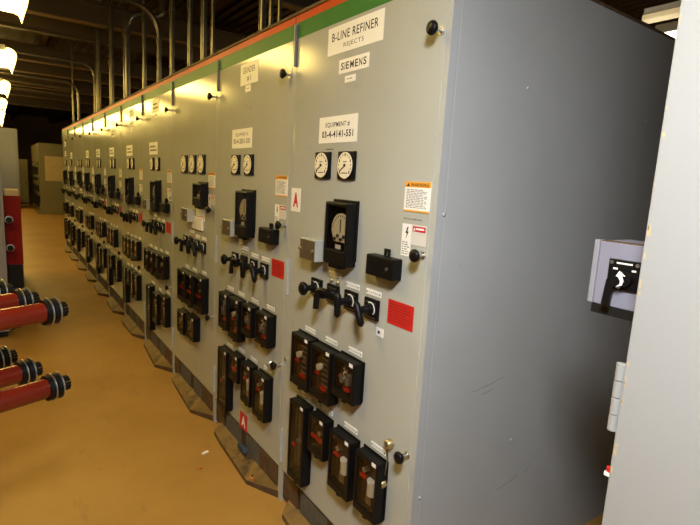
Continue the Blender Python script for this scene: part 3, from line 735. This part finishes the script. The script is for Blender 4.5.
plab = ['thin vertical conduit at the far end, standing on the last cubicle', 'far conduit bending left over the aisle, the farthest bent one', 'thin conduit with a high bend left over the aisle, standing on the tenth cubicle', 'thick straight conduit standing on the ninth cubicle',
    'straight conduit standing on the eighth cubicle', 'thick conduit bending back away from the aisle, standing on the seventh cubicle', 'thin straight conduit rising from the sixth cubicle', 'conduit with a big left bend over the aisle, nearest of the bent ones',
    'bright straight conduit standing at the near edge of the fifth cubicle', 'short-topped conduit bending left, standing on the fourth cubicle', 'thick bright straight conduit standing on the fourth cubicle', 'thin straight conduit just right of the thick bright one above the fourth cubicle',
    'thickest of the three close conduits above the third cubicle', 'middle one of three close conduits above the second and third cubicles', 'thinnest and nearest of the three close conduits, rightmost above the row']
for (x, y, r, bd, _), lb in zip(pipes, plab):
    o = thing('conduit', lb, 'conduit', (x, y, H), 0, 'steel conduits rising from the row')
    m = MB()
    if bd:
        zt, R, dx, L = bd; m.tube([(p[0]-x, p[1]-y, p[2]-H) for p in bend(x, y, H, zt, R, dx, L)], r, CONDUIT, 16)
        cz = zt-R-.06-H
    else: m.cyl((0, 0, 0), (0, 0, CZ-H), r, CONDUIT, 16); cz = .75
    put('pipe', m, o)
    put('coupling', MB().cyl((0, 0, cz-.03), (0, 0, cz+.03), r*1.25, CONDUIT, 16), o)
    put('hub', MB().lathe([(0, r*1.7), (.012, r*1.7), (.02, r*1.35), (.04, r*1.35)], (0, 0, 0), (0, 0, 1), STEEL, 16), o)

# ------------------------------------------------------------------ lamps
def lamp(x, y, z, label, lens, grp, L=1.15):
    o = thing('ceiling_light', label, 'ceiling light', (x, y, z), 0, grp)
    put('lens', MB().prism([(-.12, .25), (-.15, .12), (-.12, .07), (.12, .07), (.15, .12), (.12, .25)], 'x', -L-.10, -.12, lens), o, label='glowing lamp lens')
    oc = [(-.115, .075), (-.075, .06), (-.055, 0.0), (-.035, .07), (-.012, .14), (0, .19), (-.006, .235), (-.03, .27), (-.07, .29), (-.115, .295)]
    put('end_lens', MB().prism(oc, 'y', -.15, .15, LENSE if lens is LENS else lens), o, label='glowing flared end lens')
    put('housing', MB().box(-L-.12, -.125, -.13, .13, .252, .33, HOOD, .01), o)
    for hx in (-.3, -L+.05): put('hanger_rod', MB().cyl((hx, 0, .33), (hx, 0, CZ-z), .006, DSTEEL, 8), o)
    return o
LY = [1.15, 4.35, 7.50, 10.75, 13.95, 17.2, 20.4]
ll = ['warm ceiling lamp overhead, just above the picture', 'nearest ceiling lamp in view, at the top left corner', 'second ceiling lamp from the top left corner', 'third ceiling lamp down from the top left corner',
      'fourth ceiling lamp down from the top left corner', 'fifth and smallest ceiling lamp in view', 'farthest ceiling lamp hidden down the aisle']
for y, l in zip(LY, ll): lamp(-.765, y, 2.80, l, LENS, 'ceiling lamps over the aisle')
lamp(4.75, .98, 2.68, 'white ceiling lamp beyond the end panel, seen past the pale cabinet', LENSW, None)
lamp(4.9, 6.0, 2.86, 'ceiling lamp behind the row, hidden by the cubicles', LENS, None)

o = thing('ceiling_light', 'added round neutral lamp above the picture, standing in for a camera flash', 'ceiling light', (-.99, -1.031, 2.42))  # added lamp in place of a camera flash, lights the near end neutrally
put('shade', MB().lathe([(0, .24), (.03, .235), (.16, .15), (.24, .08), (.34, .07)], (0, 0, 0), (0, 0, 1), HOOD, 32), o)
put('lens', MB().lathe([(-.07, .05), (-.055, .14), (-.02, .20), (-.001, .215)], (0, 0, 0), (0, 0, 1), LENSC, 32), o, label='glowing round lens')
put('hanger_rod', MB().cyl((0, 0, .34), (0, 0, CZ-2.42), .01, DSTEEL, 10), o)

o = thing('strip_light', 'long dim tan strip light running under the roof beyond the end panel', 'ceiling light', (3.95, .15, 3.2))
put('diffuser', MB().box(-.07, .07, -1.1, 1.28, 0, .05, mat('strip_diffuser', (.35, .30, .2), .5, emit=(1., .74, .36), estr=.45, var=.01), .01), o)
put('housing', MB().box(-.05, .05, -1.1, 1.28, .051, .11, HOOD, .006), o)
for hy in (-.7, .8): put('hanger_rod', MB().cyl((0, hy, .11), (0, hy, CZ-3.2), .008, DSTEEL, 8), o)

# ------------------------------------------------------------------ setting
struct('floor', MB().box(-7, 9, -6, 33, -.1, 0, FLOORM))
dk = MB(); dk.box(-7, 9, -6, 33, CZ, CZ+.1, DECK)
x = -7
while x < 9: dk.box(x, x+.09, -6, 33, CZ-.04, CZ, DECK); x += .18
struct('ceiling', dk)
struct('wall_back', MB().box(-7, 9, 32.9, 33, 0, CZ, WALLM)); struct('wall_front', MB().box(-7, 9, -6, -5.9, 0, CZ, WALLM))
struct('wall_left', MB().box(-7, -6.9, -5.9, 32.9, 0, CZ, WALLM)); struct('wall_right', MB().box(8.9, 9, -5.9, 32.9, 0, CZ, WALLM))
beams = [3.0, 4.6, 7.37, 8.5, 11.2, 12.75, 15.2, 17.5, 20.5]
bl = ['roof beam over the near end of the row', 'roof beam over the fifth cubicle', 'pale-edged roof beam crossing above the lamps, nearest in view', 'brown roof beam just behind the pale-edged one', 'roof beam over the far end of the row', 'roof beam behind the far end of the row',
      'roof beam third from the back', 'pale roof beam second from the back', 'roof beam farthest back']
for i, y in enumerate(beams):
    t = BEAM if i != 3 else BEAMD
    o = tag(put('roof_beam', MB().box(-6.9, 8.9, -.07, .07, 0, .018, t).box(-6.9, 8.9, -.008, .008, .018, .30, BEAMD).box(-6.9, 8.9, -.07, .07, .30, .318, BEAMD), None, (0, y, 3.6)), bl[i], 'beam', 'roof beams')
for i, (x, z) in enumerate(((-.2, 3.93), (-2.6, 3.93), (1.6, 3.93), (4.2, 3.93))):
    tag(put('roof_purlin', MB().box(-.05, .05, -5.9, 32.9, 0, .37, BEAMD), None, (x, 0, z)), ['long purlin above the aisle', 'long purlin left of the lamps', 'long purlin above the cubicles', 'long purlin behind the row'][i], 'beam', 'roof purlins')
for i, (x, y) in enumerate(((.05, 6.2), (-.15, 6.35))):
    tag(put('hanger_rod', MB().cyl((0, 0, 0), (0, 0, .60), .007, DSTEEL, 8).box(-.06, .06, -.03, .03, -.03, 0, DSTEEL), None, (x, y, CZ-.64)), ['right one of two thin hanger rods under the roof', 'left one of two thin hanger rods under the roof'][i], 'rod')
tag(put('ceiling_pipe', MB().tube([(-6.8, 13.6, 3.34), (-.3, 13.6, 3.34), (.6, 13.6, 3.34)], .05, CONDUIT, 14), None), 'horizontal pipe crossing the aisle far down, under the roof beams', 'pipe')
tag(put('ceiling_pipe', MB().tube([(-6.8, 12.0, 3.28), (-.3, 12.0, 3.28), (.6, 12.0, 3.28)], .035, CONDUIT, 14), None), 'thinner horizontal pipe crossing the aisle in front of the thick far one', 'pipe')

w = bpy.data.worlds.new('dim_hall'); scn.world = w; w.use_nodes = True
w.node_tree.nodes['Background'].inputs['Color'].default_value = (.02, .014, .008, 1)

# ------------------------------------------------------------------ camera
f, yaw, pit, rol, cx, cy, cz = 495.4804, .6224309, -.15972381, .05693976, -1.0729272, -1.0666621, 1.5700719
F = Vector((math.sin(yaw)*math.cos(pit), math.cos(yaw)*math.cos(pit), math.sin(pit)))
R0 = Vector((math.cos(yaw), -math.sin(yaw), 0)); U0 = R0.cross(F)
R1 = R0*math.cos(rol)+U0*math.sin(rol); U1 = -R0*math.sin(rol)+U0*math.cos(rol)
cam = bpy.data.cameras.new('camera'); co = bpy.data.objects.new('camera', cam); COL.objects.link(co)
cam.sensor_fit = 'HORIZONTAL'; cam.sensor_width = 36; cam.lens = f/700*36; cam.clip_start = .02; cam.clip_end = 100
M = Matrix(((R1.x, U1.x, -F.x, cx), (R1.y, U1.y, -F.y, cy), (R1.z, U1.z, -F.z, cz), (0, 0, 0, 1)))
co.matrix_world = M; scn.camera = co
vs = scn.view_settings
vs.view_transform = 'Standard'; vs.look = 'None'; vs.exposure = 0.; vs.gamma = 1; vs.use_curve_mapping = False
